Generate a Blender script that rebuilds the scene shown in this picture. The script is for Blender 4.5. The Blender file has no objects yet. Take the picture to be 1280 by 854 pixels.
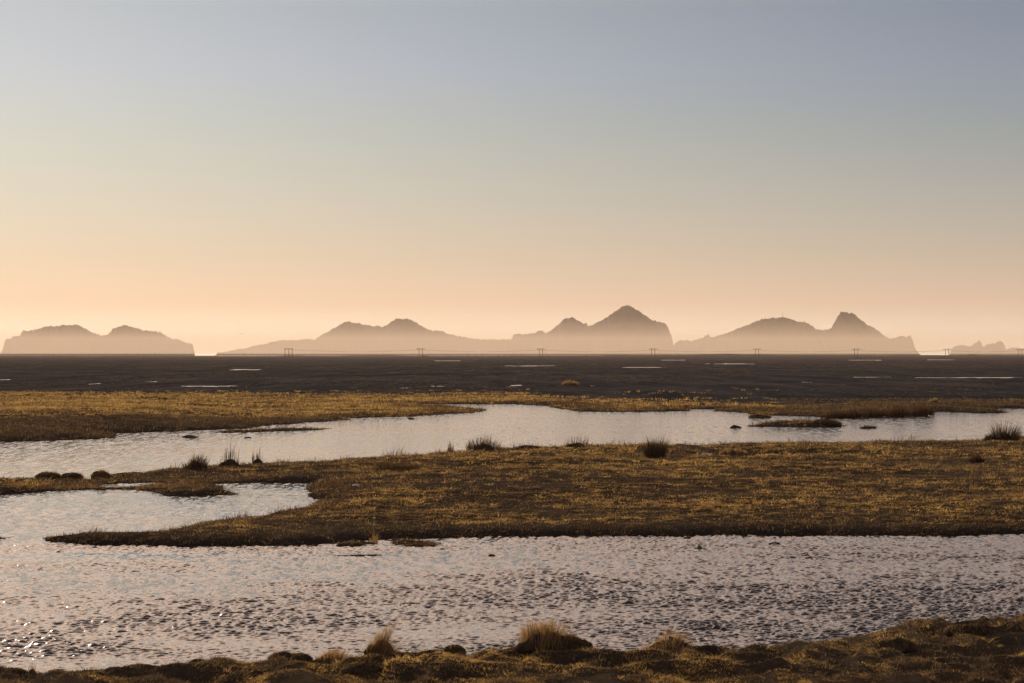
import bpy, math, random
import numpy as np
random.seed(7)
rng = np.random.default_rng(11)
S = bpy.context.scene
COL = S.collection
H = 5.0            # eye height above the river
F = 3556.0         # focal length in pixels of the 1280 px wide photograph
Y0 = 443.5         # horizon row
R = math.radians

# ------------------------------------------------------------------ helpers
def W(x, y, h=0.0):
    """ground point at height h seen at photo pixel x,y"""
    D = (H - h) * F / (y - Y0)
    return ((x - 640.0) / F * D, D)

def mesh_np(name, V, faces, mat=None, parent=None, smooth=True, attrs=None, loc=None):
    """V (n,3); faces: (m,k) int array, k=3 or 4 (or list of such arrays)"""
    if not isinstance(faces, list):
        faces = [faces]
    V = np.asarray(V, dtype=np.float32)
    me = bpy.data.meshes.new(name)
    me.vertices.add(len(V)); me.vertices.foreach_set('co', V.ravel())
    idx = np.concatenate([f.ravel() for f in faces]).astype(np.int32)
    tot = np.concatenate([np.full(len(f), f.shape[1], np.int32) for f in faces])
    st = np.concatenate([[0], np.cumsum(tot)[:-1]]).astype(np.int32)
    me.loops.add(len(idx)); me.loops.foreach_set('vertex_index', idx)
    me.polygons.add(len(tot)); me.polygons.foreach_set('loop_start', st)
    me.polygons.foreach_set('loop_total', tot)
    if smooth:
        me.polygons.foreach_set('use_smooth', np.ones(len(tot), bool))
    for k, a in (attrs or {}).items():
        at = me.attributes.new(k, 'FLOAT', 'POINT')
        at.data.foreach_set('value', np.asarray(a, np.float32))
    me.update(calc_edges=True)
    if mat: me.materials.append(mat)
    o = bpy.data.objects.new(name, me); COL.objects.link(o)
    if parent: o.parent = parent
    if loc is not None: o.location = loc
    return o

def tag(o, label=None, cat=None, group=None, kind=None):
    if label: o['label'] = label
    if cat: o['category'] = cat
    if group: o['group'] = group
    if kind: o['kind'] = kind
    return o

def empty(name, loc, rz=0.0):
    o = bpy.data.objects.new(name, None); COL.objects.link(o)
    o.empty_display_size = 0.2
    o.location = loc; o.rotation_euler = (0, 0, rz)
    return o

def copy_tree(root):
    r = root.copy(); COL.objects.link(r)
    for ch in list(root.children):
        c = ch.copy(); COL.objects.link(c); c.parent = r
        for g in list(ch.children):
            d = g.copy(); COL.objects.link(d); d.parent = c
    return r

def sstep(a, b, x):
    t = np.clip((x - a) / (b - a), 0, 1)
    return t * t * (3 - 2 * t)

def _hash(ix, iy, seed):
    h = (ix.astype(np.int64) * 374761393 + iy.astype(np.int64) * 668265263 + seed * 1274126177) & 0xFFFFFFFF
    h = ((h ^ (h >> 13)) * 1274126177) & 0xFFFFFFFF
    h = h ^ (h >> 16)
    return (h & 0xFFFF).astype(np.float64) / 65535.0

def noise(x, y, seed=0):
    x = np.asarray(x, float); y = np.asarray(y, float)
    ix = np.floor(x); iy = np.floor(y)
    fx = x - ix; fy = y - iy
    fx = fx * fx * (3 - 2 * fx); fy = fy * fy * (3 - 2 * fy)
    a = _hash(ix, iy, seed); b = _hash(ix + 1, iy, seed)
    c = _hash(ix, iy + 1, seed); d = _hash(ix + 1, iy + 1, seed)
    return ((a + (b - a) * fx) * (1 - fy) + (c + (d - c) * fx) * fy) * 2 - 1

def fbm(x, y, seed=0, oct=3):
    s = 0; a = 1; t = 0
    for i in range(oct):
        s = s + a * noise(x * 2**i + 17.3 * i, y * 2**i - 9.1 * i, seed + i); t += a; a *= .5
    return s / t

# ------------------------------------------------------------------ materials
def mat(name):
    m = bpy.data.materials.new(name); m.use_nodes = True
    nt = m.node_tree; nt.nodes.clear()
    out = nt.nodes.new('ShaderNodeOutputMaterial')
    return m, nt, out

def N(nt, t, **kw):
    n = nt.nodes.new(t)
    for k, v in kw.items():
        if k.startswith('i_'):
            n.inputs[k[2:].replace('_', ' ')].default_value = v
        else: setattr(n, k, v)
    return n

def ramp(nt, stops, fac=None, interp='LINEAR'):
    r = nt.nodes.new('ShaderNodeValToRGB'); r.color_ramp.interpolation = interp
    e = r.color_ramp.elements
    while len(e) < len(stops): e.new(0.5)
    for el, (p, c) in zip(e, stops):
        el.position = p; el.color = (c[0], c[1], c[2], 1)
    if fac is not None: nt.links.new(fac, r.inputs[0])
    return r

def mixc(nt, fac, a, b, blend='MIX'):
    m = nt.nodes.new('ShaderNodeMix'); m.data_type = 'RGBA'; m.blend_type = blend
    for s, v in ((m.inputs[0], fac), (m.inputs[6], a), (m.inputs[7], b)):
        if isinstance(v, (int, float)): s.default_value = v
        elif isinstance(v, tuple): s.default_value = (*v, 1)
        else: nt.links.new(v, s)
    return m.outputs[2]

def math_(nt, op, a, b=None, c=None):
    m = nt.nodes.new('ShaderNodeMath'); m.operation = op
    for s, v in zip(m.inputs, (a, b, c)):
        if v is None: continue
        if isinstance(v, (int, float)): s.default_value = v
        else: nt.links.new(v, s)
    return m.outputs[0]

def noise_n(nt, scale, detail=4, rough=.6, vec=None, stretch=None):
    n = N(nt, 'ShaderNodeTexNoise'); n.inputs['Scale'].default_value = scale
    n.inputs['Detail'].default_value = detail; n.inputs['Roughness'].default_value = rough
    tc = N(nt, 'ShaderNodeNewGeometry').outputs['Position'] if vec is None else vec
    if stretch:
        mp = N(nt, 'ShaderNodeMapping'); mp.inputs['Scale'].default_value = stretch
        nt.links.new(tc, mp.inputs['Vector']); tc = mp.outputs[0]
    nt.links.new(tc, n.inputs['Vector'])
    return n

def simple_mat(name, c1, c2, scale=3.0, rough=.85, bump=0.0):
    m, nt, out = mat(name)
    n = noise_n(nt, scale)
    r = ramp(nt, [(.35, c1), (.65, c2)], n.outputs['Fac'])
    if rough > .84:
        b = N(nt, 'ShaderNodeBsdfDiffuse'); nt.links.new(r.outputs[0], b.inputs['Color'])
    else:
        b = N(nt, 'ShaderNodeBsdfPrincipled'); b.inputs['Roughness'].default_value = rough
        nt.links.new(r.outputs[0], b.inputs['Base Color'])
    if bump:
        bp = N(nt, 'ShaderNodeBump'); bp.inputs['Strength'].default_value = bump
        nt.links.new(n.outputs['Fac'], bp.inputs['Height']); nt.links.new(bp.outputs[0], b.inputs['Normal'])
    nt.links.new(b.outputs[0], out.inputs[0])
    return m

# ground: attribute 'grass' 1 = moss and grass, 0 = black sand; 'wet' near the waterline
GROUND, nt, out = mat('ground_mat')
ag = N(nt, 'ShaderNodeAttribute', attribute_name='grass').outputs['Fac']
aw = N(nt, 'ShaderNodeAttribute', attribute_name='wet').outputs['Fac']
n1 = noise_n(nt, .9, 6, .7); n2 = noise_n(nt, 5.0, 5, .7); n3 = noise_n(nt, .12, 4, .6)
g1 = ramp(nt, [(.30, (.048, .039, .033)), (.45, (.072, .055, .040)), (.56, (.10, .071, .043)), (.72, (.15, .105, .048))], n1.outputs['Fac'])
g2 = ramp(nt, [(.35, (.045, .037, .031)), (.55, (.09, .066, .042)), (.7, (.15, .105, .048))], n2.outputs['Fac'])
gm = mixc(nt, .5, g1.outputs[0], g2.outputs[0])
gb = ramp(nt, [(.35, (.5, .42, .4)), (.6, (1., 1., 1.))], n3.outputs['Fac'])
gcol = mixc(nt, 1.0, gm, gb.outputs[0], 'MULTIPLY')
s1 = noise_n(nt, .012, 9, .72); s2 = noise_n(nt, .35, 5, .7)
sc = ramp(nt, [(.3, (.036, .039, .045)), (.45, (.050, .052, .057)), (.58, (.066, .062, .062)), (.72, (.105, .080, .062))], s1.outputs['Fac'])
sc2 = ramp(nt, [(.35, (.6, .6, .62)), (.65, (1.25, 1.2, 1.15))], s2.outputs['Fac'])
s4 = noise_n(nt, 1.0, 6, .7, None, (.13, .011, .1))
sc4 = ramp(nt, [(.34, (.55, .58, .62)), (.5, (1, 1, 1)), (.64, (1.6, 1.42, 1.25))], s4.outputs['Fac'])
scol = mixc(nt, 1.0, sc.outputs[0], sc2.outputs[0], 'MULTIPLY')
scol = mixc(nt, 1.0, scol, sc4.outputs[0], 'MULTIPLY')
col = mixc(nt, ag, scol, gcol)
col = mixc(nt, aw, col, (.028, .024, .021))
b = N(nt, 'ShaderNodeBsdfDiffuse'); nt.links.new(col, b.inputs['Color'])
bp = N(nt, 'ShaderNodeBump'); bp.inputs['Strength'].default_value = .8; bp.inputs['Distance'].default_value = .06
nt.links.new(n2.outputs['Fac'], bp.inputs['Height']); nt.links.new(bp.outputs[0], b.inputs['Normal'])
nt.links.new(b.outputs[0], out.inputs[0])

def blade_mat(name, stops, trans=.55, tipcol=None):
    m, nt, out = mat(name)
    t = N(nt, 'ShaderNodeAttribute', attribute_name='tone').outputs['Fac']
    r = ramp(nt, stops, t)
    c = r.outputs[0]
    d = N(nt, 'ShaderNodeBsdfDiffuse'); tr = N(nt, 'ShaderNodeBsdfTranslucent')
    nt.links.new(c, d.inputs[0])
    cb = mixc(nt, 1.0, c, (1.35, 1.15, .8), 'MULTIPLY')
    nt.links.new(cb, tr.inputs[0])
    mx = N(nt, 'ShaderNodeMixShader'); mx.inputs[0].default_value = trans
    nt.links.new(d.outputs[0], mx.inputs[1]); nt.links.new(tr.outputs[0], mx.inputs[2])
    nt.links.new(mx.outputs[0], out.inputs[0])
    return m
GRASS = blade_mat('grass_blade', [(0, (.080, .066, .058)), (.3, (.12, .090, .066)), (.48, (.19, .132, .075)), (.66, (.32, .222, .105)), (.82, (.50, .35, .155)), (1, (.54, .41, .17))])
STRAW = blade_mat('dry_straw', [(0, (.14, .095, .055)), (.5, (.33, .225, .12)), (1, (.52, .38, .21))], .5)
REED = blade_mat('reed', [(0, (.04, .025, .02)), (.5, (.08, .05, .035)), (1, (.22, .14, .08))], .35)
TWIG = blade_mat('twig', [(0, (.045, .033, .026)), (.5, (.085, .058, .038)), (1, (.20, .12, .065))], .35)
EARTH = simple_mat('turf_earth', (.028, .022, .018), (.085, .060, .032), 8, .95, .5)
ROCKM = simple_mat('wet_rock', (.018, .017, .018), (.06, .052, .046), 9, .85, .5)
MOSSM = simple_mat('wet_moss', (.05, .075, .012), (.16, .20, .03), 12, .8, .4)
PALE = simple_mat('pale_stone', (.45, .40, .34), (.65, .6, .52), 9, .6, .2)
HILL = simple_mat('hill_rock', (.045, .034, .026), (.10, .075, .05), .012, 1.0)
WOODM = simple_mat('weathered_wood', (.03, .024, .02), (.06, .046, .036), 2, .9)
METAL = simple_mat('dull_steel', (.08, .08, .08), (.14, .135, .13), 2, .5)
GLASSY = simple_mat('insulator_ceramic', (.08, .05, .04), (.12, .08, .06), 2, .3)
FEATHER = simple_mat('feather', (.06, .055, .05), (.16, .15, .14), 4, .9)

# ------------------------------------------------------------------ land outlines (x, y, height of the rim seen there)
def poly(pts, sub=1):
    return np.array([W(*p) for p in pts])
e = .24
FORE = [(-700, 842, e), (-200, 828, e), (0, 825, e), (60, 827, e), (108, 828, e), (150, 823, e), (200, 822, e), (232, 819, e),
        (250, 816, e), (300, 819, e), (330, 814, e), (345, 811, e), (420, 813, e), (450, 812, e), (510, 808, e), (560, 805, e),
        (610, 808, e), (640, 806, e), (720, 808, e), (780, 806, e), (850, 806, e), (905, 803, e), (940, 800, e), (975, 793, e),
        (1010, 790, e), (1060, 783, e), (1105, 776, e), (1140, 773, e), (1200, 771, e), (1280, 765, e), (1480, 754, e), (2200, 735, e)]
fore = np.vstack([poly(FORE), [[30, 4.0], [-30, 4.0]]])
m_ = .26
MID = [(-900, 622, .15), (-200, 606, .15), (0, 597, .15), (60, 595, .15), (100, 596, .15), (150, 590, .2), (200, 586, .2), (240, 583, .2), (290, 580, m_),
       (340, 576, m_), (400, 574, m_), (450, 571, m_), (500, 570, m_), (560, 566, m_), (620, 562, m_), (700, 560, m_),
       (780, 558, m_), (860, 559, m_), (900, 556, m_), (960, 554, m_), (1040, 554, m_), (1100, 552, m_), (1200, 549, m_),
       (1280, 545, m_), (1480, 538, m_), (2100, 526, m_),
       (2300, 668, 0), (1480, 668, 0), (1280, 668, 0), (1190, 670, 0), (1100, 668.5, 0), (1000, 670, 0), (900, 668, 0), (850, 671, 0), (820, 671, 0), (760, 669, 0), (700, 670, 0),
       (620, 670, 0), (560, 672, 0), (500, 673, 0), (440, 675, 0), (415, 680, 0), (380, 681, 0), (320, 683, 0), (250, 683, 0), (180, 681, 0), (120, 681, 0), (62, 676, 0),
       (58, 673, 0), (80, 669, .1), (110, 666, .12), (150, 667, .12), (180, 668, .12), (205, 661, .15), (225, 654, .18), (260, 649, .18), (320, 642, .18), (360, 636, .15),
       (386, 629, .08), (391, 622, 0), (378, 613, 0), (392, 606, 0), (415, 604.5, 0), (380, 603.5, 0), (320, 603.5, 0), (268, 605.5, 0), (290, 612, 0), (298, 618, 0),
       (240, 621, 0), (200, 620, 0), (182, 614.5, 0), (150, 611.5, 0), (90, 612.5, 0), (60, 615, 0), (0, 618.5, 0), (-200, 628, 0), (-900, 650, 0)]
mid = poly(MID)
FAR = [(-1400, 566, 0), (-200, 557, 0), (0, 552.5, 0), (60, 551.5, 0), (130, 548, 0), (152, 542, 0), (200, 540, 0), (260, 538, 0), (320, 535.5, 0),
       (350, 531, 0), (400, 527, 0), (440, 523, 0), (520, 520, 0), (575, 517, 0), (603, 514, 0), (592, 511, .05), (560, 509.5, .05), (545, 507.5, 0), (517, 507, 0), (524, 504.5, 0),
       (560, 505, 0), (600, 505.5, 0), (640, 505, 0), (690, 507.5, 0), (712, 512, 0), (740, 514.5, 0), (800, 515, 0), (860, 514, 0), (868, 511.5, 0), (895, 512, 0),
       (905, 514, 0), (930, 515.5, 0), (955, 519, 0), (1010, 521, 0), (1060, 521, 0), (1100, 520.5, 0), (1150, 518.5, 0),
       (1175, 514.5, 0), (1225, 517, 0), (1255, 516, 0), (1232, 511, 0), (1280, 511, 0), (1480, 508, 0), (2400, 504, 0)]
far = np.vstack([poly(FAR), [[3900, 9300], [-3900, 9300]]])
ISL_A = poly([(928, 533.5, 0), (950, 530, .05), (970, 528, .1), (1000, 527, .2), (1012, 525, .3), (1042, 524, .35), (1052, 529, .2), (1057, 532, 0), (1040, 534.5, 0), (985, 534, 0)])
ISL_B = poly([(262, 540, 0), (290, 537, .1), (330, 534.5, .15), (395, 533.2, .15), (424, 535.5, 0), (395, 538, 0), (330, 540, 0), (280, 541.5, 0)])
ISL_C = poly([(418, 679, 0), (430, 676, .06), (462, 676, .06), (472, 679, 0), (455, 682, 0), (430, 682, 0)])
ISL_D = poly([(488, 679, 0), (505, 675.5, .06), (545, 675, .08), (554, 678, 0), (530, 681, 0), (500, 682, 0)])
ISL_E = poly([(414, 694.5, 0), (440, 693, .02), (470, 692.5, .02), (476, 694, 0), (450, 695.5, 0)])
ISL_F = poly([(-60, 676, 0), (-40, 670, .08), (6, 669, .08), (16, 671, 0), (0, 673.5, 0)])
ISL_G = poly([(936, 520.5, 0), (945, 517.5, .12), (962, 518.5, .1), (966, 521.5, 0), (950, 523, 0)])
ISL_H = poly([(1076, 534, 0), (1082, 532.3, .06), (1092, 532.5, .06), (1096, 534.3, 0), (1086, 535.3, 0)])
ISL_I = poly([(222, 546.5, 0), (232, 543.5, .15), (240, 544.5, .12), (251, 546.5, 0), (238, 548, 0)])
POND = poly([(118, 608, 0), (130, 605.5, .0), (150, 604.3, 0), (212, 602.8, 0), (192, 606, 0), (165, 609, 0), (135, 610, 0)])
PUDDLES = [(4, 475, 8, .8), (119, 480, 6, 1.0), (262, 483, 40, .8), (305, 462.3, 22, .45), (190, 477.3, 10, .4),
           (442, 485.3, 14, .5), (506, 485.2, 6, .7), (545, 483, 10, .7), (663, 457.6, 26, .7), (812, 459.5, 34, .45),
           (646, 482, 9, .9), (816, 492.7, 10, .8), (845, 494.3, 18, .7), (916, 455, 28, .7), (1085, 471.7, 26, .45), (1170, 472.3, 28, .5), (1245, 472.2, 50, .7),
           (1085, 450.3, 30, .3), (1180, 450, 18, .25), (1250, 500.4, 30, .7), (1040, 506.3, 20, .8), (840, 450.3, 14, .3), (560, 451.2, 16, .3),
           (1010, 478, 8, .3)]

def sdist(P, X, Y):
    """signed distance, + inside"""
    d2 = np.full(X.shape, 1e18); ins = np.zeros(X.shape, bool)
    n = len(P)
    for i in range(n):
        ax, ay = P[i]; bx, by = P[(i + 1) % n]
        ex, ey = bx - ax, by - ay
        L = ex * ex + ey * ey + 1e-12
        px = X - ax; py = Y - ay
        t = np.clip((px * ex + py * ey) / L, 0, 1)
        qx = px - t * ex; qy = py - t * ey
        np.minimum(d2, qx * qx + qy * qy, out=d2)
        if abs(ey) > 1e-12:
            c = ((ay > Y) != (by > Y)) & (X < ax + ex * (Y - ay) / ey)
            ins ^= c
    d = np.sqrt(d2)
    return np.where(ins, d, -d)

def local(P, X, Y, margin):
    lo = P.min(0) - margin; hi = P.max(0) + margin
    m = (X > lo[0]) & (X < hi[0]) & (Y > lo[1]) & (Y < hi[1])
    d = np.full(X.shape, -margin, float)
    if m.any(): d[m] = sdist(P, X[m], Y[m])
    return d

def ground(X, Y):
    """height, grass mask, wet mask of the land at X, Y"""
    shp = X.shape; X = X.ravel(); Y = Y.ravel()
    sc_ = np.clip(Y / 60., .6, 6)
    wob = sc_ * (.10 * fbm(X / .5, Y / 1.1, 15, 3) + .24 * fbm(X / 1.4, Y / 2.2, 5, 3) + .25 * fbm(X / 6., Y / 9., 9, 2)) * np.where(Y > 400, .5, 1)
    fine = fbm(X / .45, Y / .6, 21, 3)
    hum = fbm(X / 1.1, Y / 1.3, 31, 3)
    und = fbm(X / 11., Y / 8., 41, 2)
    h = np.full(X.shape, -.5)
    best = np.full(X.shape, -50.)
    def bank(sd, Hh, w):
        return np.where(sd > 0, Hh * (1 - np.exp(-np.maximum(sd, 0) / w)), np.maximum(sd * .12, -.5))
    # foreground
    sd = local(fore, X, Y, 20.) + wob * .6; best = np.maximum(best, sd)
    lump = np.abs(fbm(X / .8, Y / 1.5, 77, 2))
    k = bank(sd, .16, .5)
    k = k + sstep(0, 1., sd) * (.08 * hum + .05 * fine + .34 * (.5 - lump) + .06 * und)
    h = np.maximum(h, np.where(sd > 0, np.maximum(k, .03), k))
    # middle bank
    sd = local(mid, X, Y, 20.) + wob
    sp = local(POND, X, Y, 6.) + wob * .2
    sd = np.where(sp > -5, np.minimum(sd, -sp), sd); best = np.maximum(best, sd)
    k = bank(sd, .25, .55) + sstep(0, 2.5, sd) * (.07 * hum + .04 * fine + .20 * und + .05)
    k = np.where(sp > -5.9, k * (.22 + .78 * sstep(1., 5.5, -sp)), k)
    h = np.maximum(h, np.where(sd > 0, np.maximum(k, .02), k))
    # far land
    sd = local(far, X, Y, 20.) + wob; best = np.maximum(best, sd); sdf = sd
    u = X / np.maximum(Y, 1)
    left = 1 - sstep(-.155, -.075, u)
    Hf = .20 + .75 * left * sstep(120, 175, Y) * (1 - sstep(200, 330, Y)) + .25 * sstep(.10, .13, u) * (1 - sstep(.15, .165, u)) * (1 - sstep(230, 330, Y))
    Hf = Hf * (1 - sstep(300, 460, Y)) + .055 * sstep(300, 460, Y)
    wf = 1.2 + 3.5 * left
    relief = 1 - .97 * sstep(290, 430, Y)
    k = bank(sd, 1, wf) * Hf + sstep(0, 3, sd) * relief * (.05 * hum + .14 * und)
    k = np.where(sd > 0, np.maximum(k, .035), k)
    # dunes far out
    far_ = sstep(3200, 7500, Y)
    k = k + far_ * (1.1 + 1.3 * np.maximum(fbm(X / 90., Y / 500., 61, 3), -.6)) * np.where(sd > 0, 1, 0)
    k = k + far_ * 2.2 * sstep(.0, .05, u) * (sd > 0)
    for (px, wpx, hh, dd) in ((905, 30, 2.6, 6800), (943, 26, 3.2, 6500), (772, 12, 2.6, 6500), (356, 16, 3.0, 7600), (465, 40, 2.4, 7800), (534, 6, 3.2, 7200), (980, 10, 1.2, 6500), (600, 8, 1.5, 7000), (1230, 5, 2.2, 6800), (1150, 30, 1.1, 6800)):
        cx = (px - 640) / F * dd; wx = wpx / F * dd
        k = k + hh * np.exp(-np.abs((X - cx) / wx) ** 4) * np.exp(-((Y - dd) / 500.) ** 2)
    # mounds on the plain
    for (px, py, wpx, hpx) in ((221, 487, 10, 3.0), (185, 503, 32, 4.2), (50, 496, 22, 3.0), (715, 482, 9, 4.), (740, 481, 24, 2.5)):
        cx, cy = W(px, py); wx = wpx / F * cy
        k = k + hpx / F * cy * np.exp(-((X - cx) / wx) ** 2 - ((Y - cy) / (wx * 1.5 + 3)) ** 2) * (1 + .3 * hum)
    # shallow pools
    pud = np.zeros(X.shape)
    for (px, py, wp, hp) in PUDDLES:
        hp = hp * .8
        y1 = max(py - hp, Y0 + 2.2); y2 = py + hp
        d1 = H * F / (y1 - Y0); d2 = H * F / (y2 - Y0)
        cy = (d1 + d2) / 2; b_ = (d1 - d2) / 2 * .85; cx = (px - 640) / F * cy; a_ = wp / F * cy
        mm = (np.abs(X - cx) < a_ * 2) & (np.abs(Y - cy) < b_ * 2.2)
        if mm.any():
            q = ((X[mm] - cx) / a_) ** 2 + ((Y[mm] - cy) / b_) ** 2 + 1.9 * fbm(X[mm] / a_ * 2.8 + px, Y[mm] / b_ * 1.1, 3, 3)
            pud[mm] = np.maximum(pud[mm], 1 - sstep(.6, 1.3, q))
    k = np.where(pud > 0, k * (1 - pud) - .12 * pud, k)
    h = np.maximum(h, k)
    grass = np.ones(X.shape)
    # boundary of the grass on the plain
    lim = np.interp(u, [-.25, -.15, 0, .02, .05, .12, .25], [360, 350, 345, 305, 292, 282, 285]) + 26 * fbm(X / 22., Y / 30., 71, 3)
    gf = 1 - sstep(-45, 40, Y - lim + 14 * fbm(X / 3., Y / 14., 79, 3))
    patch = .08 * sstep(.12, .45, fbm(X / 9., Y / 60., 88, 3)) * .35 * (1 - sstep(600, 1500, Y))
    gf = np.maximum(gf, patch)
    gf = np.maximum(gf, .8 * np.exp(-((X - W(712, 480)[0]) / 1.6) ** 2 - ((Y - W(712, 481)[1]) / 14) ** 2))
    gf = np.maximum(gf, .35 * np.exp(-((X - W(740, 480)[0]) / 6.) ** 2 - ((Y - W(740, 481)[1]) / 14) ** 2))
    gf = np.maximum(gf, .8 * sstep(4500, 5200, Y) * (np.abs(X - W(468, 448.5)[0]) < 45) * (Y < 6200))
    grass = np.where(sdf > -1, gf, 1.0)
    # islets in the river
    for P, Hh, w, mg in ((ISL_A, .35, 1.5, 12.), (ISL_B, .16, 1.5, 12.), (ISL_C, .10, .35, 3.), (ISL_D, .11, .35, 3.), (ISL_E, .035, .2, 2.), (ISL_F, .08, .3, 3.), (ISL_G, .16, .8, 10.), (ISL_H, .10, .6, 8.), (ISL_I, .22, .6, 8.)):
        sd = local(P, X, Y, mg)
        near = sd > -mg
        sd = np.where(near, sd + wob * .35, sd); best = np.maximum(best, sd)
        k = bank(sd, Hh, w) * np.where(sd > 0, (1 + .5 * hum + .3 * fine), 1)
        h = np.where(near, np.maximum(h, k), h)
    wet = 1 - sstep(.0, .9, best / np.clip(Y / 70., .5, 3))
    wet = np.where(Y > 450, pud > .02, wet) * .8
    return h.reshape(shp), grass.reshape(shp), np.clip(wet, 0, 1).reshape(shp), best.reshape(shp)

def gz(x, y):
    return float(ground(np.array([x * 1.0]), np.array([y * 1.0]))[0][0])

def grid_faces(nr, nc):
    i = np.arange(nr - 1)[:, None] * nc + np.arange(nc - 1)[None, :]
    i = i.ravel()
    return np.stack([i, i + 1, i + nc + 1, i + nc], 1)

# ------------------------------------------------------------------ ground sheet
rows = np.concatenate([np.arange(Y0 + 1.95, 500, .3), np.arange(500, 870, .5), 870 * 1.02 ** np.arange(0, 90)])
Dr = (H * F / (rows - Y0))[::-1]
Dr = Dr[Dr > 7]
cin = np.arange(-120, 1401, 2.0)
side = 1.045 ** np.arange(1, 75); side = np.cumsum(side) * 2.2
cols = np.concatenate([(-120 - side)[::-1], cin, 1400 + side])
U = (cols - 640) / F
Dg, Ug = np.meshgrid(Dr, U, indexing='ij')
Xg = Ug * Dg
hg, gg, wg, _ = ground(Xg, Dg)
V = np.stack([Xg.ravel(), Dg.ravel(), hg.ravel()], 1)
o = mesh_np('ground', V, grid_faces(*Xg.shape), GROUND, attrs={'grass': gg.ravel(), 'wet': wg.ravel()})
tag(o, kind='structure')

# ------------------------------------------------------------------ water sheet (river, pools and the sea beyond)
WATER, nt, out = mat('water_mat')
pos = N(nt, 'ShaderNodeNewGeometry').outputs['Position']
sep = N(nt, 'ShaderNodeSeparateXYZ'); nt.links.new(pos, sep.inputs[0])
patch = noise_n(nt, .11, 3, .6, pos, (.45, 1.0, 1.0))
pr = N(nt, 'ShaderNodeMapRange'); pr.inputs[1].default_value = .38; pr.inputs[2].default_value = .62
pr.inputs[3].default_value = .35; pr.inputs[4].default_value = 1.0
nt.links.new(patch.outputs['Fac'], pr.inputs[0])
na = noise_n(nt, 11, 4, .6, pos, (.55, 1.0, 1.0)); nb = noise_n(nt, 3.0, 3, .6, pos, (.5, 1., 1.))
def centred(n):
    v = N(nt, 'ShaderNodeVectorMath', operation='SUBTRACT'); nt.links.new(n.outputs['Color'], v.inputs[0]); v.inputs[1].default_value = (.5, .5, .5)
    return v.outputs[0]
def vscale(v, s):
    m = N(nt, 'ShaderNodeVectorMath', operation='SCALE'); nt.links.new(v, m.inputs[0])
    if isinstance(s, (int, float)): m.inputs['Scale'].default_value = s
    else: nt.links.new(s, m.inputs['Scale'])
    return m.outputs[0]
def vadd(a, c):
    m = N(nt, 'ShaderNodeVectorMath', operation='ADD'); nt.links.new(a, m.inputs[0]); nt.links.new(c, m.inputs[1]); return m.outputs[0]
WA, WB, WC = .34, .22, .95
tilt = vadd(vscale(centred(na), WA), vscale(centred(nb), WB))
nd = noise_n(nt, 4.5, 5, .85, pos, (1.0, .07, 1.0))
farw = N(nt, 'ShaderNodeMapRange'); nt.links.new(sep.outputs['Y'], farw.inputs[0]); farw.inputs[1].default_value = 110; farw.inputs[2].default_value = 150; farw.inputs[3].default_value = 0.0; farw.inputs[4].default_value = 1.6
tilt = vadd(tilt, vscale(centred(nd), farw.outputs[0]))
nc = noise_n(nt, 5.0, 5, .75, pos, (1.0, .2, 1.0))
tilt = vadd(tilt, vscale(centred(nc), WC))
tilt = vscale(tilt, pr.outputs[0])
flat = N(nt, 'ShaderNodeVectorMath', operation='MULTIPLY'); nt.links.new(tilt, flat.inputs[0]); flat.inputs[1].default_value = (1, 1, 0)
nrm = vadd(N(nt, 'ShaderNodeNewGeometry').outputs['Normal'], flat.outputs[0])
nn = N(nt, 'ShaderNodeVectorMath', operation='NORMALIZE'); nt.links.new(nrm, nn.inputs[0])
b = N(nt, 'ShaderNodeBsdfPrincipled'); b.inputs['Base Color'].default_value = (.070, .052, .040, 1)
b.inputs['Roughness'].default_value = .09; b.inputs['IOR'].default_value = 1.34
nt.links.new(nn.outputs[0], b.inputs['Normal']); nt.links.new(b.outputs[0], out.inputs[0])

rowsw = np.concatenate([Y0 + .72 * 1.25 ** np.arange(0, 10), np.arange(450, 600, .5), np.arange(600, 854, .25), 854 * 1.03 ** np.arange(0, 30)])
Dw = (H * F / (rowsw - Y0))[::-1]
Dw = Dw[Dw > 12]
cin = np.arange(-60, 1341, 1.25)
side = np.cumsum(1.06 ** np.arange(1, 55)) * 1.6
cols = np.concatenate([(-60 - side)[::-1], cin, 1340 + side])
U = (cols - 640) / F
Dg, Ug = np.meshgrid(Dw, U, indexing='ij'); Xg = Ug * Dg
sp = np.maximum(np.gradient(Dw)[:, None], 1e-3)          # spacing along the view
amp = .45 + 1.05 * sstep(-.3, .45, fbm(Xg / 5. + .3 * Dg / 5., Dg / 3.2, 301, 4)) * (.65 + .35 * sstep(-.3, .3, fbm(Xg / 1.2, Dg / 1.5, 333, 2))) + .85 * sstep(-.05, .10, Ug) * (1 - sstep(70, 90, Dg))
amp = amp * (1 - .45 * sstep(95, 112, Dg) * (1 - sstep(128, 134, Dg)))
z = np.zeros(Xg.shape)
for i in range(170):
    lam = .08 * (5.0 ** (rng.random() ** 1.2))
    th = rng.normal(math.pi / 2, .75)
    kx, ky = math.cos(th) * 2 * math.pi / lam, math.sin(th) * 2 * math.pi / lam
    sy = np.abs(ky) * sp; sx = abs(kx) * (1.25 / F) * Dw[:, None]
    att = (1 - sstep(1.2, 2.8, sy)) * (1 - sstep(1.2, 2.8, sx))
    rws = np.nonzero(att[:, 0] > 0)[0]
    if not len(rws): continue
    a, c = rws[0], rws[-1] + 1
    aw_ = .0037 * lam ** .85 * (.4 + rng.random())
    z[a:c] += aw_ * att[a:c] * np.sin(kx * Xg[a:c] + ky * Dg[a:c] + rng.random() * 6.28)
z *= amp * 1.05
V = np.stack([Xg.ravel(), Dg.ravel(), z.ravel()], 1)
o = mesh_np('water', V, grid_faces(*Xg.shape), WATER)
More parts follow.
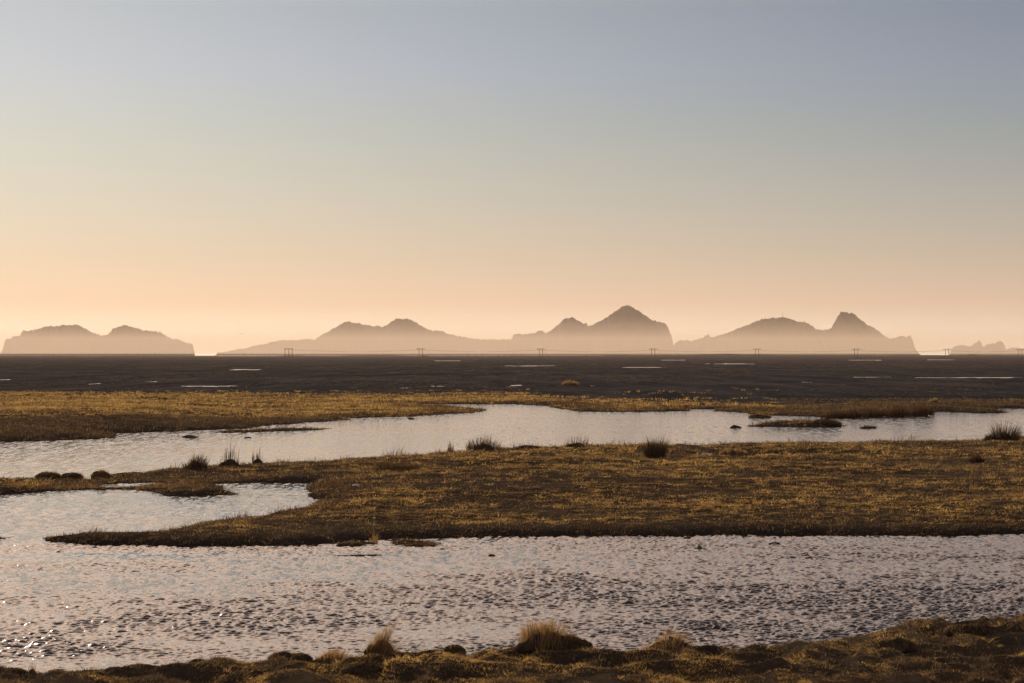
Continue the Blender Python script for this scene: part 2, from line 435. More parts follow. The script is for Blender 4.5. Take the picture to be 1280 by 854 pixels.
tag(o, kind='structure')

# ------------------------------------------------------------------ islands
def hill(name, prof, D, depth, seed, label):
    p = np.array(prof, float)
    xs = np.arange(p[0, 0], p[-1, 0] + .01, .35)
    ys = np.interp(xs, p[:, 0], p[:, 1])
    hgt = np.maximum((Y0 - ys) / F * D + H, -3)
    env = np.clip(hgt / 60, 0, 1)
    hgt = hgt + env * (7.0 * fbm(xs / 1.9, xs * 0, seed, 3))
    nv = 41
    v = np.linspace(-1, 1, nv)
    Xh, Vh = np.meshgrid(xs, v, indexing='ij')
    Hh = np.repeat(hgt[:, None], nv, 1)
    Hs = np.stack([np.convolve(np.pad(hgt, 60, mode='edge'), np.hanning(3 + 2 * int(44 * min(1, abs(a) * 2.2))) / max(np.hanning(3 + 2 * int(44 * min(1, abs(a) * 2.2))).sum(), 1e-6), 'same')[60:-60] for a in v], 1)
    tb = sstep(.0, .3, np.abs(Vh)); Hh = Hh * (1 - tb) + Hs * tb
    ridg = fbm(Xh / 6., Vh * 3, seed + 5, 4)
    fall = 1 - np.abs(Vh) ** .9
    zz = Hh * np.clip(fall + ridg * .12 * np.abs(Vh) * (1 - np.abs(Vh)) * 2, 0, 1) - 4 * np.abs(Vh) ** 6
    Wd = np.clip(hgt / 180., .15, 1.3)[:, None] * depth
    Yh = D + Vh * Wd + 40 * ridg * (np.abs(Vh) > .01)
    Xw = (Xh - 640) / F * D
    V = np.stack([Xw.ravel(), Yh.ravel(), zz.ravel()], 1)
    o = mesh_np(name, V, grid_faces(*Xh.shape), HILL)
    tag(o, label, kind='structure')
    return o
hill('hill', [(1.2, 446), (1.8, 442), (5.5, 429), (7, 424.5), (15, 422), (25, 419.5), (28, 414), (30, 413), (37, 413.5), (48, 411), (60, 408.3), (72.5, 406.8), (85, 406), (97.5, 406.8), (105, 410), (112, 414), (120, 417.5), (130, 420), (140, 425), (150, 432), (156, 446)],
     12000, 420, 1, 'flat topped hazy island furthest left')
hill('hill', [(108, 446), (114, 432), (122, 424), (130, 418.5), (136, 417), (141, 411), (146, 408.5), (150, 407), (157.5, 405.8), (165, 409), (175, 412), (190, 414.5), (200, 415.5), (207.5, 420), (215, 424), (222, 424.5), (232, 427.5), (240.5, 429.5), (242, 435), (242.6, 446)],
     11500, 380, 2, 'steep sided island overlapping the far left one')
hill('hill', [(270.5, 446), (271.5, 440.7), (285, 439.6), (293, 437.4), (300.5, 436), (307, 436), (314.7, 433), (323.5, 430.9), (331, 430.5), (336.6, 427.9), (345, 426.2), (353, 425), (369, 425), (383.6, 424), (393.5, 424), (397, 422), (405, 417.5), (420, 408.8), (428.8, 403.8), (435, 401.5), (442.5, 403), (455, 406), (467.5, 407.5), (474, 407.4), (478.8, 409), (487.5, 403), (495, 399.2), (500, 398.3), (512.5, 398.8), (522.5, 405), (532.5, 410.5), (540, 413.8), (552.5, 414.5), (565, 418.8), (582.5, 422), (600, 424), (620, 424.2), (637, 424.8), (655, 430), (680, 446)],
     15800, 700, 3, 'long low island with two blunt peaks')
hill('hill', [(628, 446), (634, 430), (639, 423), (642.5, 418.8), (646, 416.3), (651, 418), (662.5, 417.5), (668.8, 416.3), (676, 413), (681, 415.8), (686, 415), (693.8, 408.8), (703.8, 400.5), (711, 396.8), (717.5, 398), (725, 402.5), (730, 405), (733, 404.4), (735, 407.8), (738.8, 407.5), (747.5, 402.5), (760, 396), (770, 388.8), (777.5, 383.8), (783.8, 381.8), (791, 384), (800, 390), (810, 397.5), (820, 401.3), (831, 404.3), (836, 411.3), (839, 418.8), (840.8, 426), (842, 432), (844, 446)],
     15000, 700, 4, 'tallest island with a pyramid summit and cliff on its right')
hill('hill', [(832, 446), (840, 433), (847.5, 426.3), (857.5, 425.5), (865, 426), (875, 423), (883.8, 419), (886, 417.3), (888, 421.3), (895, 420.8), (900, 418.8), (910, 416.3), (920, 411.3), (930, 408), (942.5, 403), (952.5, 398.8), (960, 398.2), (972.5, 397), (980, 396), (987.5, 398), (997.5, 402), (1003.8, 402), (1008.8, 403.3), (1015, 408), (1020, 411.8), (1027.5, 412.5), (1035, 412.5), (1040, 408.8), (1043.8, 401.3), (1047.5, 395), (1051, 390), (1053, 389.2), (1056, 391), (1058.8, 390), (1061, 391.6), (1064, 390.8), (1067.5, 392), (1075, 398.8), (1085, 406.3), (1100, 415), (1110, 422.5), (1115, 423.8), (1125, 420), (1131, 420.8), (1134, 422), (1137.5, 419), (1139.5, 423.8), (1141, 432.5), (1144, 446)],
     14600, 700, 6, 'island with a rounded hill and a sharp crag to its right')
hill('hill', [(1187.5, 446), (1188.5, 437), (1191, 434.4), (1195.6, 431.6), (1205, 431.6), (1212.5, 433.4), (1218, 429.7), (1223.8, 425.6), (1227.6, 429), (1228.5, 432), (1231, 433.4), (1233, 430), (1242.5, 429.3), (1246.4, 427.3), (1253.8, 427), (1255.8, 432.5), (1257.5, 446)],
     16500, 300, 8, 'small ragged island near the right edge')
hill('hill', [(1252, 446), (1256, 437), (1266, 434.5), (1280, 436), (1300, 431), (1330, 429), (1350, 446)], 17000, 300, 9, 'faintest island at the right edge')
hill('hill', [(-150, 446), (-140, 430), (-110, 424), (-60, 428), (-40, 446)], 16000, 400, 10, 'island outside the left edge')

# ------------------------------------------------------------------ grass (uncountable)
def blades(px, py, pz, n_per, hgt, spread, width, lean, tone, droop=.3, windx=.15):
    """arrays of tufts -> vertices, faces, tone. each blade two-segment tapering strip folded to triangles"""
    M = len(px); T = M * n_per
    rep = lambda a: np.repeat(np.broadcast_to(a, (M,)), n_per)
    ang = rng.random(T) * 2 * np.pi
    rad = np.sqrt(rng.random(T)) * rep(spread)
    bx = rep(px) + np.cos(ang) * rad; by = rep(py) + np.sin(ang) * rad
    hh = rep(hgt) * (.45 + .75 * rng.random(T)); ww = rep(width) * (.6 + .8 * rng.random(T))
    la = ang + rng.normal(0, .8, T); ln = rep(lean) * hh * (.3 + 1.0 * rng.random(T))
    tx = bx + np.cos(la) * ln + windx * hh; ty = by + np.sin(la) * ln
    bz = rep(pz) - .02
    wa = rng.random(T) * np.pi
    dx = np.cos(wa) * ww / 2; dy = np.sin(wa) * ww / 2
    mx = bx + (tx - bx) * .4; my = by + (ty - by) * .4
    V = np.empty((T, 5, 3), np.float32)
    V[:, 0] = np.stack([bx - dx, by - dy, bz], 1); V[:, 1] = np.stack([bx + dx, by + dy, bz], 1)
    V[:, 2] = np.stack([mx + dx * .8, my + dy * .8, bz + hh * .6], 1); V[:, 3] = np.stack([mx - dx * .8, my - dy * .8, bz + hh * .6], 1)
    V[:, 4] = np.stack([tx, ty, bz + hh * (1 - droop * .3)], 1)
    i = np.arange(T)[:, None] * 5
    q = i + np.array([[0, 1, 2, 3]]); t = i + np.array([[3, 2, 4]])
    tn = np.clip(rep(tone) + rng.normal(0, .12, T), 0, 1)
    return V.reshape(-1, 3), q, t, np.repeat(tn, 5)

def scatter(n, d0, d1, ulim=.205):
    D = np.exp(rng.uniform(np.log(d0), np.log(d1), n)); u = rng.uniform(-ulim, ulim, n)
    X = u * D
    h, g, w, sd = ground(X, D)
    return X, D, h, g, sd

X, D, h, g, sd = scatter(280000, 38, 460)
x2 = scatter(70000, 38.5, 64)
X, D, h, g, sd = (np.concatenate([a, b_]) for a, b_ in zip((X, D, h, g, sd), x2))
keep = (h > .015) & (rng.random(len(X)) < g * np.where(D > 420, .4, 1))
tn = .36 + .75 * fbm(X / .3, D / .9, 501, 3) + .18 * rng.normal(0, 1, len(X)) + .30 * fbm(X / 1.6, D / 3, 521, 2) + .42 * fbm(X / 8, D / 9, 511, 3) - .12 * (D < 62)
keep &= rng.random(len(X)) < np.clip(.35 + 1.2 * tn, np.where(D < 64, .4, .12), 1)
X, D, h, sd, tn = X[keep], D[keep], h[keep], sd[keep], tn[keep]
k = np.clip(D / 45, .9, 7)
edge = (sd < .8 * k)
tn = np.where(edge, tn * .6, tn)
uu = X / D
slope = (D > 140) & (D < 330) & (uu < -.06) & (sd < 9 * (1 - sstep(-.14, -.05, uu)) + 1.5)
tn = np.where(slope, tn * .35, tn)  # shade of the left bank's camera-facing slope, put into the blade tone
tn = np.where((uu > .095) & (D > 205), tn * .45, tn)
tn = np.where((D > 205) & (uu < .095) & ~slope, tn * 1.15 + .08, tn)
hg_ = .046 * k ** .7 * (.6 + .8 * rng.random(len(X))) * np.where(rng.random(len(X)) < .04, 2.0, 1)
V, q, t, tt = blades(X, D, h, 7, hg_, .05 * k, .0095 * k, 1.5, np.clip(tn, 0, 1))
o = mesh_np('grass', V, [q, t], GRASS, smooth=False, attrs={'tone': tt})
tag(o, kind='stuff')
print('grass tufts', len(X))
# low withered plants strewn over the sand plain
X, D, h, g, sd = scatter(42000, 330, 3400)
cl = fbm(X / 14., D / 120., 601, 3) + .5 * fbm(X / 3., D / 30., 611, 2)
keep = (h > .02) & (cl > .12)
X, D, h, cl = X[keep], D[keep], h[keep], cl[keep]
V, q, t, tt = blades(X, D, h, 5, .10 + .12 * rng.random(len(X)) * np.clip(D / 500, 1, 2.4), .35 * D / 500, .04 * D / 500, 1.2, np.clip(.05 + .5 * cl * rng.random(len(X)), 0, .6))
o = mesh_np('withered_plants', V, [q, t], GRASS, smooth=False, attrs={'tone': tt})
tag(o, kind='stuff')
# thin tall dry stalks along the banks
X, D, h, g, sd = scatter(60000, 40, 260)
k = np.clip(D / 45, .9, 5)
cl = fbm(X / 2.2, D / 4., 901, 2)
keep = (h > .02) & (g > .5) & (((sd < 1.6 * k) & (cl > -.05)) | (cl > .42)) & (rng.random(len(X)) < .8)
X, D, h, k = X[keep], D[keep], h[keep], k[keep]
V, q, t, tt = blades(X, D, h, 3, .09 * k ** .7, .05 * k, .0035 * k, .6, np.full(len(X), .45))
o = mesh_np('dry_stalks', V, [q, t], STRAW, smooth=False, attrs={'tone': tt})
tag(o, kind='stuff')
print('stalk tufts', len(X))

# ragged dark stems along the far rims
X, D, h, g, sd = scatter(90000, 60, 300)
cl = fbm(X / 1.1, D / 2., 951, 3)
keep = (h > .03) & (g > .5) & (sd < np.where(D > 120, 3.2, 1.2)) & (cl > .12)
X, D, h, cl = X[keep], D[keep], h[keep], cl[keep]
k = np.clip(D / 100, .6, 2.4)
V, q, t, tt = blades(X, D, h, 4, .30 * k * cl * 2.2, .10 * k, .010 * k, .4, np.clip(.35 + .3 * cl, 0, 1))
o = mesh_np('rim_reeds', V, [q, t], REED, smooth=False, attrs={'tone': tt})
tag(o, kind='stuff')
print('rim', len(X))

# ------------------------------------------------------------------ single tussocks, shrubs, reeds
def dome(rx, ry, rz, seed, mat_, name, parent):
    n1_, n2_ = 22, 12
    th = np.linspace(0, 2 * np.pi, n1_, endpoint=False); ph = np.linspace(-.35, np.pi / 2, n2_)
    P, T_ = np.meshgrid(ph, th, indexing='ij')
    r = 1 + .38 * fbm(np.cos(T_) * 2 + 5, np.sin(T_) * 2 + P * 2, seed, 3)
    x = np.cos(P) * np.cos(T_) * rx * r; y = np.cos(P) * np.sin(T_) * ry * r; z_ = np.sin(P) * rz * r
    i = (np.arange(n2_ - 1)[:, None] * n1_ + np.arange(n1_)[None, :]).ravel()
    j = (np.arange(n2_ - 1)[:, None] * n1_ + ((np.arange(n1_) + 1) % n1_)[None, :]).ravel()
    f = np.stack([i, j, j + n1_, i + n1_], 1)
    return mesh_np(name, np.stack([x.ravel(), y.ravel(), z_.ravel()], 1), f, mat_, parent)

def fan(n, w, d, hgt, width, lean, tone, seed, spread_h=0.0, wind=.1):
    """blades growing from an elliptical base; lean outward with radius"""
    r_ = np.random.default_rng(seed)
    a = r_.random(n) * 2 * np.pi; rr = np.sqrt(r_.random(n))
    bx = np.cos(a) * rr * w; by = np.sin(a) * rr * d
    bz = spread_h * np.sqrt(np.clip(1 - rr ** 2, 0, 1)) * .8
    hh = hgt * (.35 + .65 * r_.random(n)) * (1 - .35 * rr ** 2) * np.clip(.9 + .75 * fbm(bx / max(w, .01) * 1.6 + seed, by / max(w, .01) * 1.6, seed, 2), .3, 1.5)
    tx = bx + np.cos(a) * rr * lean * hh + wind * hh + r_.normal(0, .08, n) * hh
    ty = by + np.sin(a) * rr * lean * hh + r_.normal(0, .08, n) * hh
    ww = width * (.6 + .8 * r_.random(n)); wa = r_.random(n) * np.pi
    dx, dy = np.cos(wa) * ww / 2, np.sin(wa) * ww / 2
    mx, my = bx + (tx - bx) * .45, by + (ty - by) * .45
    V = np.empty((n, 5, 3), np.float32)
    V[:, 0] = np.stack([bx - dx, by - dy, bz], 1); V[:, 1] = np.stack([bx + dx, by + dy, bz], 1)
    V[:, 2] = np.stack([mx + dx * .8, my + dy * .8, bz + hh * .6], 1); V[:, 3] = np.stack([mx - dx * .8, my - dy * .8, bz + hh * .6], 1)
    V[:, 4] = np.stack([tx, ty, bz + hh], 1)
    i = np.arange(n)[:, None] * 5
    tt = np.repeat(np.clip(tone + r_.normal(0, .2, n), 0, 1), 5)
    return V.reshape(-1, 3), [i + np.array([[0, 1, 2, 3]]), i + np.array([[3, 2, 4]])], tt

PLN = [0]
def plant(kind, px, py, wpx, hpx, label, group=None, wind=.1, rim=.1, mate=None, dens=1.0, name=None, cat=None):
    """px, py = foot in the photograph; wpx, hpx size"""
    PLN[0] += 1; sd_ = PLN[0] * 13
    x, y = W(px, py, rim)
    # settle onto the land at that place
    z_ = max(gz(x, y), -.02)
    m = y / F
    w, hh = wpx * m / 2, hpx * m
    px_m = m * 1.0
    root = empty(name or kind, (x, y, z_ - .02))
    if kind == 'grass_tussock':
        dome(w * .95, w * .9, hh * .6, sd_, EARTH, 'root_clump', root)
        V, f, tt = fan(int(800 * dens), w * .9, w * .9, hh * .80, max(.006, px_m * .55), .35, .5, sd_, hh * .42, wind)
        mesh_np('blades', V, f, mate or STRAW, root, False, {'tone': tt})
    elif kind == 'turf_hummock':
        dome(w * 1.1, w, hh * .7, sd_, EARTH, 'root_clump', root)
        V, f, tt = fan(int(1500 * dens), w * 1.1, w * 1.0, hh * .42, max(.006, px_m * .45), .9, .30, sd_, hh * .66, wind)
        mesh_np('blades', V, f, mate or GRASS, root, False, {'tone': tt})
    elif kind == 'reed_clump':
        dome(w * .9, w * .9, hh * .25, sd_, EARTH, 'root_clump', root)
        V, f, tt = fan(int(70 * dens), w, w, hh, px_m * .55, .12, .45, sd_, hh * .1, wind * .5)
        mesh_np('stems', V, f, mate or REED, root, False, {'tone': tt})
    else:
        dome(w * .6, w * .6, hh * .35, sd_, EARTH, 'root_clump', root)
        V, f, tt = fan(int(600 * dens), w * .95, w * .95, hh * .8, px_m * .42, .5, .45, sd_, hh * .22, wind * .5)
        mesh_np('twigs', V, f, mate or TWIG, root, False, {'tone': tt})
    tag(root, label, cat or {'grass_tussock': 'tussock', 'turf_hummock': 'hummock', 'reed_clump': 'reeds', 'shrub': 'shrub'}[kind], group)
    return root
GT = 'grass tussocks on the near bank'
plant('grass_tussock', 475, 813, 40, 46, 'tall golden tussock with its top blown to the right, on the near bank', GT, .35, dens=1.5, rim=.2)
plant('grass_tussock', 680, 819, 72, 40, 'widest golden fringed tussock on the near bank below centre', GT, .15, dens=2, rim=.2)
plant('turf_hummock', 712, 819, 48, 22, 'dark round hummock against the right side of the widest golden tussock', None, rim=.2)
plant('grass_tussock', 836, 812, 74, 36, 'low spreading tussock with thin golden fringe, right of the widest one', GT, .1, dens=1.4, rim=.2)
HU = 'dark hummocks on the near bank'
plant('turf_hummock', 352, 818, 30, 16, 'dark hummock leftmost of the cluster left of the tall tussock', HU, rim=.2)
plant('turf_hummock', 374, 816, 30, 17, 'dark hummock second in the cluster left of the tall tussock', HU, rim=.2)
plant('grass_tussock', 414, 815, 44, 22, 'short ragged golden brown tussock just left of the tall leaning one', GT, .1, rim=.2)
plant('turf_hummock', 566, 812, 27, 18, 'small dome shaped hummock right of the tall leaning tussock', HU, rim=.2)
plant('turf_hummock', 594, 812, 18, 9, 'tiny low hummock between two dome shaped ones', HU, rim=.2)
plant('turf_hummock', 631, 811, 24, 15, 'dome shaped hummock left of the widest golden tussock', HU, rim=.2)
plant('turf_hummock', 760, 812, 26, 10, 'low brown hummock between the two golden fringed tussocks', HU, rim=.2)
plant('turf_hummock', 858, 812, 34, 18, 'dark hummock in front of the low spreading tussock', HU, rim=.2)
plant('turf_hummock', 250, 824, 26, 14, 'pointed dark hummock on the left part of the near bank', HU, rim=.2)
plant('turf_hummock', 72, 835, 22, 9, 'flat dark hummock beside the spiky reeds at bottom left', HU, rim=.2)
plant('turf_hummock', 15, 837, 28, 9, 'dark hummock in the bottom left corner by the water', HU, rim=.2)
plant('turf_hummock', 172, 832, 36, 10, 'long low hummock at the waterline of the left near bank', HU, rim=.2)
plant('reed_clump', 40, 835, 10, 24, 'spiky upright reeds at bottom left on the near bank', None, rim=.2, mate=STRAW, dens=.5)
plant('turf_hummock', 1232, 785, 60, 13, 'wide hummock with golden crest at the right end of the near bank', HU, rim=.2)
plant('turf_hummock', 1210, 800, 56, 18, 'large dark hummock at the right of the near bank', HU, rim=.2)
plant('turf_hummock', 1120, 818, 46, 18, 'dark hummock with golden grass at its foot, lower right', HU, rim=.2)
plant('turf_hummock', 460, 838, 60, 18, 'broad dark hummock below the tall leaning tussock', HU, rim=.2)
RE = 'reeds on the far rim of the middle bank'
plant('shrub', 244, 588, 30, 27, 'dense brown bush left of the two reed clumps on the middle bank', None, rim=.2)
plant('reed_clump', 287, 583, 26, 30, 'upright dark reeds in the wider of two clumps by the river', RE, rim=.24, dens=1.2)
plant('reed_clump', 322, 580, 14, 28, 'narrow dark reeds right of the wider reed clump', RE, rim=.24, dens=.8)
plant('reed_clump', 563, 568, 10, 16, 'small square looking clump of reeds left of centre', RE, rim=.24, dens=.6)
plant('shrub', 604, 568, 44, 22, 'low wide shrub with thin upright twigs at centre of the middle bank', None, rim=.24)
plant('reed_clump', 660, 565, 40, 13, 'sparse short reeds between the centre shrub and spiky clump', RE, rim=.24, dens=.5)
plant('reed_clump', 720, 564, 32, 22, 'spiky reeds on the bank rim left of the dark leaning bush', RE, rim=.24)
plant('shrub', 818, 574, 26, 33, 'tall dark bush leaning on the rim of the middle bank', None, rim=.24, dens=1.4)
MO = 'rounded mounds on the left of the middle bank'
plant('turf_hummock', 60, 597, 30, 10, 'leftmost low mound on the middle bank rim', MO, rim=.15)
plant('turf_hummock', 89, 596, 28, 13, 'taller rounded mound second from left on the middle bank rim', MO, rim=.15)
plant('turf_hummock', 126, 595, 22, 12, 'mound with grass blades, third from left on the middle bank rim', MO, rim=.15, mate=STRAW)
plant('turf_hummock', 165, 591, 46, 9, 'long low mound left of the dense brown bush', MO, rim=.15)
plant('shrub', 497, 592, 60, 15, 'large low dark shrub in the middle bank left of centre', None, rim=.2, dens=1.3)
plant('shrub', 1256, 552, 36, 30, 'rounded brown bush at the right edge by the river', None, rim=.24, dens=1.3)
plant('shrub', 1236, 552, 14, 13, 'small bush just left of the rounded brown one at right', None, rim=.24, dens=.6)
plant('shrub', 1220, 579, 20, 16, 'small dark bush standing in the right part of the middle bank', None, rim=.2)
plant('grass_tussock', 915, 570, 36, 14, 'pale golden tussock beside the flat white stone', None, rim=.2)
plant('shrub', 760, 598, 22, 9, 'little dark shrub in the open grass of the middle bank', None, rim=.2, dens=.6)
FS = 'brown shrubs on the far right bank'
for i, (a, b_, c, d, l) in enumerate(((1042, 521, 34, 12, 'leftmost brown shrub on the far right bank'), (1068, 521, 34, 14, 'second brown shrub from left on the far right bank'),
        (1095, 520, 36, 15, 'third brown shrub on the far right bank, in the middle of the row'), (1122, 519.5, 34, 17, 'fourth brown shrub on the far right bank, second from the right'),
        (1150, 518.5, 36, 18, 'rightmost and tallest brown shrub on the far right bank'))):
    plant('shrub', a, b_, c, d, l, FS, rim=.1, mate=None, dens=1.2)
plant('grass_tussock', 1168, 506, 18, 6, 'golden tussock behind the tallest far right shrub', None, rim=.2, dens=.5)
plant('grass_tussock', 713, 482, 24, 7, 'golden tussock alone on the black sand plain', None, rim=.1, dens=.6)
plant('shrub', 690, 483.5, 7, 4, 'tiny bush left of the lone golden tussock on the plain', None, rim=.05, dens=.3)
plant('reed_clump', 1252, 566, 7, 16, 'thin pale bare sprig in the grass near the right edge', None, rim=.25, mate=STRAW, dens=.12, name='dry_sprig', cat='dry plant')
plant('turf_hummock', 1032, 531, 36, 11, 'grassy hump on the river islet at right', None, rim=.15, dens=1)
plant('turf_hummock', 950, 522, 26, 6, 'weedy clump in the river above the small islet', None, rim=.02, dens=.5)
plant('turf_hummock', 440, 681, 32, 6, 'flat dark turf clump in the shallows, left of two', 'turf clumps in the shallows', rim=.02, dens=.8)
plant('turf_hummock', 524, 681, 50, 7, 'wider dark turf clump in the shallows, right of two', 'turf clumps in the shallows', rim=.02, dens=.8)

def rock(px, py, wpx, hpx, label, m_=ROCKM, name='rock', group='rocks standing in the river', z0=0.0, cat='rock'):
    PLN[0] += 1
    x, y = W(px, py, z0); m = y / F
    o = dome(wpx * m / 2, wpx * m / 2 * .8, hpx * m * .7, PLN[0] * 7, m_, name, None)
    o.location = (x, y, gz(x, y) if z0 else 0.0)
    tag(o, label, cat, group)
    return o
rock(874, 686, 8, 5, 'small rock covered with bright green moss in the near river', MOSSM, group=None, name='mossy_rock')
rock(615, 695.5, 8, 3.5, 'dark rounded rock in the near river at centre')
rock(968, 680.5, 16, 3.5, 'flat dark rock in the near river right of the mossy one')
rock(919, 535, 15, 4.5, 'dark rock at the left tip of the river islet')
rock(237, 547, 17, 4, 'dark rock in the far river near the left bank')
rock(310, 547.5, 9, 1.8, 'flat sliver of rock in the far river below the thin islet')
rock(1086, 535.5, 20, 3, 'low dark rock right of the grassy islet')
rock(514, 524, 9, 2.2, 'small dark rock off the tip of the left grass bank')
rock(738, 671, 6, 2.5, 'pebble sized rock by the edge of the middle bank')
rock(860, 673, 10, 2.5, 'flat rock under the middle bank left of the mossy rock')
rock(1182, 671, 14, 2, 'flat dark rock at the edge of the middle bank on the right')
rock(883, 566, 14, 3.5, 'flat white stone lying on the middle bank', PALE, name='stone', group=None, z0=.3, cat='stone')
rock(445, 607, 10, 3, 'small white stone in the grass by the pond', PALE, name='stone', group=None, z0=.28, cat='stone')

# tall dry stalk at the near edge of the middle bank
def tube(pts, r0, r1, seg=6):
    pts = np.array(pts, float); n = len(pts); V = []; 
    for i, p in enumerate(pts):
        r = r0 + (r1 - r0) * i / (n - 1)
        for k in range(seg):
            a = 2 * np.pi * k / seg; V.append(p + np.array([math.cos(a) * r, math.sin(a) * r, 0]))
    f = [[i * seg + k, i * seg + (k + 1) % seg, (i + 1) * seg + (k + 1) % seg, (i + 1) * seg + k] for i in range(n - 1) for k in range(seg)]
    return np.array(V), np.array(f)
x, y = W(467, 674, .1)
root = empty('dry_stalk', (x, y, gz(x, y) - .02))
V, f = tube([(0, 0, 0), (.01, 0, .2), (-.01, 0, .45), (.01, 0, .7)], .02, .008)
mesh_np('stem', V, f, simple_mat('stalk', (.25, .15, .07), (.4, .26, .12)), root, attrs=None)
for zz, rr in ((.68, .035), (.5, .03)):
    dome(rr, rr, rr * 1.2, 5, PALE, 'seed_head', root).location = (0.01, 0, zz)
V, f, tt = fan(60, .1, .1, .4, .012, .3, .6, 3)
mesh_np('leaves', V, f, STRAW, root, False, {'tone': tt})
tag(root, 'tall dry stalk with pale seed heads at the near edge of the middle bank', 'dry plant')

# ------------------------------------------------------------------ power line
def box(c, s):
    c = np.array(c); s = np.array(s) / 2
    V = np.array([[c[0] + a * s[0], c[1] + b_ * s[1], c[2] + d * s[2]] for a in (-1, 1) for b_ in (-1, 1) for d in (-1, 1)])
    f = np.array([[0, 1, 3, 2], [4, 6, 7, 5], [0, 4, 5, 1], [2, 3, 7, 6], [0, 2, 6, 4], [1, 5, 7, 3]])
    return V, f
def lathe(c, prof, seg=8):
    V = []; n = len(prof)
    for r, z_ in prof:
        for k in range(seg):
            a = 2 * np.pi * k / seg; V.append((c[0] + math.cos(a) * r, c[1] + math.sin(a) * r, c[2] + z_))
    f = [[i * seg + k, i * seg + (k + 1) % seg, (i + 1) * seg + (k + 1) % seg, (i + 1) * seg + k] for i in range(n - 1) for k in range(seg)]
    return np.array(V), np.array(f)
def make_pole(posts, arm, hh, braces=False):
    root = empty('power_pole', (0, 0, 0))
    for p in posts:
        V, f = tube([(p, 0, -1), (p, 0, hh * .5), (p, 0, hh)], .36, .30, 8)
        mesh_np('post', V, f, WOODM, root)
    V, f = box(((arm[0] + arm[1]) / 2, -.3, hh - .5), (arm[1] - arm[0], .35, .6))
    mesh_np('crossarm', V, f, WOODM, root, False)
    if braces:
        for p in posts:
            V, f = box((p + .55, -.3, hh * .56), (1.5, .22, .25)); mesh_np('bracket', V, f, METAL, root, False)
    for k in range(3):
        xi = arm[0] + .35 + (arm[1] - arm[0] - .7) * k / 2
        V, f = lathe((xi, -.3, hh - 1.75), [(.02, 0), (.16, .1), (.08, .3), (.16, .4), (.08, .6), (.16, .7), (.08, .9), (.04, 1.1)])
        mesh_np('insulator', V, f, GLASSY, root)
    return root
PD = lambda px: 3650 + (px - 361) * .55
HH = 13.0
p0 = make_pole([-2.3, 2.3], (-5.6, 5.6), HH)
labs = [(526, 'wooden H shaped power pole on the plain in front of the long low island'), (676, 'wooden H shaped power pole before the lower left peak of the tallest island'),
        (816.5, 'wooden H shaped power pole on the plain below the right cliff of the tallest island'), (946.5, 'wooden H shaped power pole on the plain before the rounded hill'),
        (1070.5, 'wooden H shaped power pole on the plain under the sharp crag'), (1184, 'wooden H shaped power pole just left of the small ragged island'), (1275.5, 'wooden H shaped power pole at the right edge')]
tops = []
for i, (px, l) in enumerate(labs):
    o = p0 if i == 0 else copy_tree(p0)
    d = PD(px); xx = (px - 640) / F * d
    o.location = (xx, d, gz(xx, d)); o.rotation_euler = (0, R(random.uniform(-1.2, 1.2)), R(random.uniform(-14, 14))); tag(o, l, 'power pole', 'power poles crossing the plain')
    tops.append((px, xx, d, o.location.z))
o = make_pole([-4.9, 0, 4.4], (-5.6, 5.6), HH, True)
d = PD(361); xx = (361 - 640) / F * d
o.location = (xx, d, gz(xx, d)); tag(o, 'three legged power pole with brackets, leftmost on the plain', 'power pole')
tops = [(361, xx, d, o.location.z)] + tops
tops.append((1420, (1420 - 640) / F * PD(1420), PD(1420), .1))
for k, l in enumerate(('thin power cable on the left ends of the crossarms', 'thin power cable on the middle of the crossarms', 'thin power cable on the right ends of the crossarms')):
    off = (-5.25, 0, 5.25)[k]; pts = []
    for a, c in zip(tops[:-1], tops[1:]):
        for s in np.linspace(0, 1, 13)[:-1]:
            pts.append((a[1] + (c[1] - a[1]) * s + off, a[2] + (c[2] - a[2]) * s - .3, HH - 1.8 - 4 * 2.0 * s * (1 - s)))
    pts = np.array(pts); r = .045; V = []
    for p in pts:
        for a in range(4):
            V.append(p + np.array([0, math.cos(a * math.pi / 2) * r, math.sin(a * math.pi / 2) * r]))
    n = len(pts)
    f = np.array([[i * 4 + q_, i * 4 + (q_ + 1) % 4, (i + 1) * 4 + (q_ + 1) % 4, (i + 1) * 4 + q_] for i in range(n - 1) for q_ in range(4)])
    tag(mesh_np('power_cable', np.array(V), f, METAL), l, 'power cable', 'cables of the power line')

# radio mast on the rounded hill
dm = 14600
root = empty('radio_mast', ((978.5 - 640) / F * dm, dm, (Y0 - 396.5) / F * dm + H - 3))
V, f = tube([(0, 0, -4), (0, 0, 12), (0, 0, 26)], 1.4, .6, 6); mesh_np('mast', V, f, METAL, root)
V, f = box((0, 0, 16), (5, 1, 1)); mesh_np('antenna_bar', V, f, METAL, root, False)
tag(root, 'thin radio mast on top of the rounded hill of the right island', 'mast')

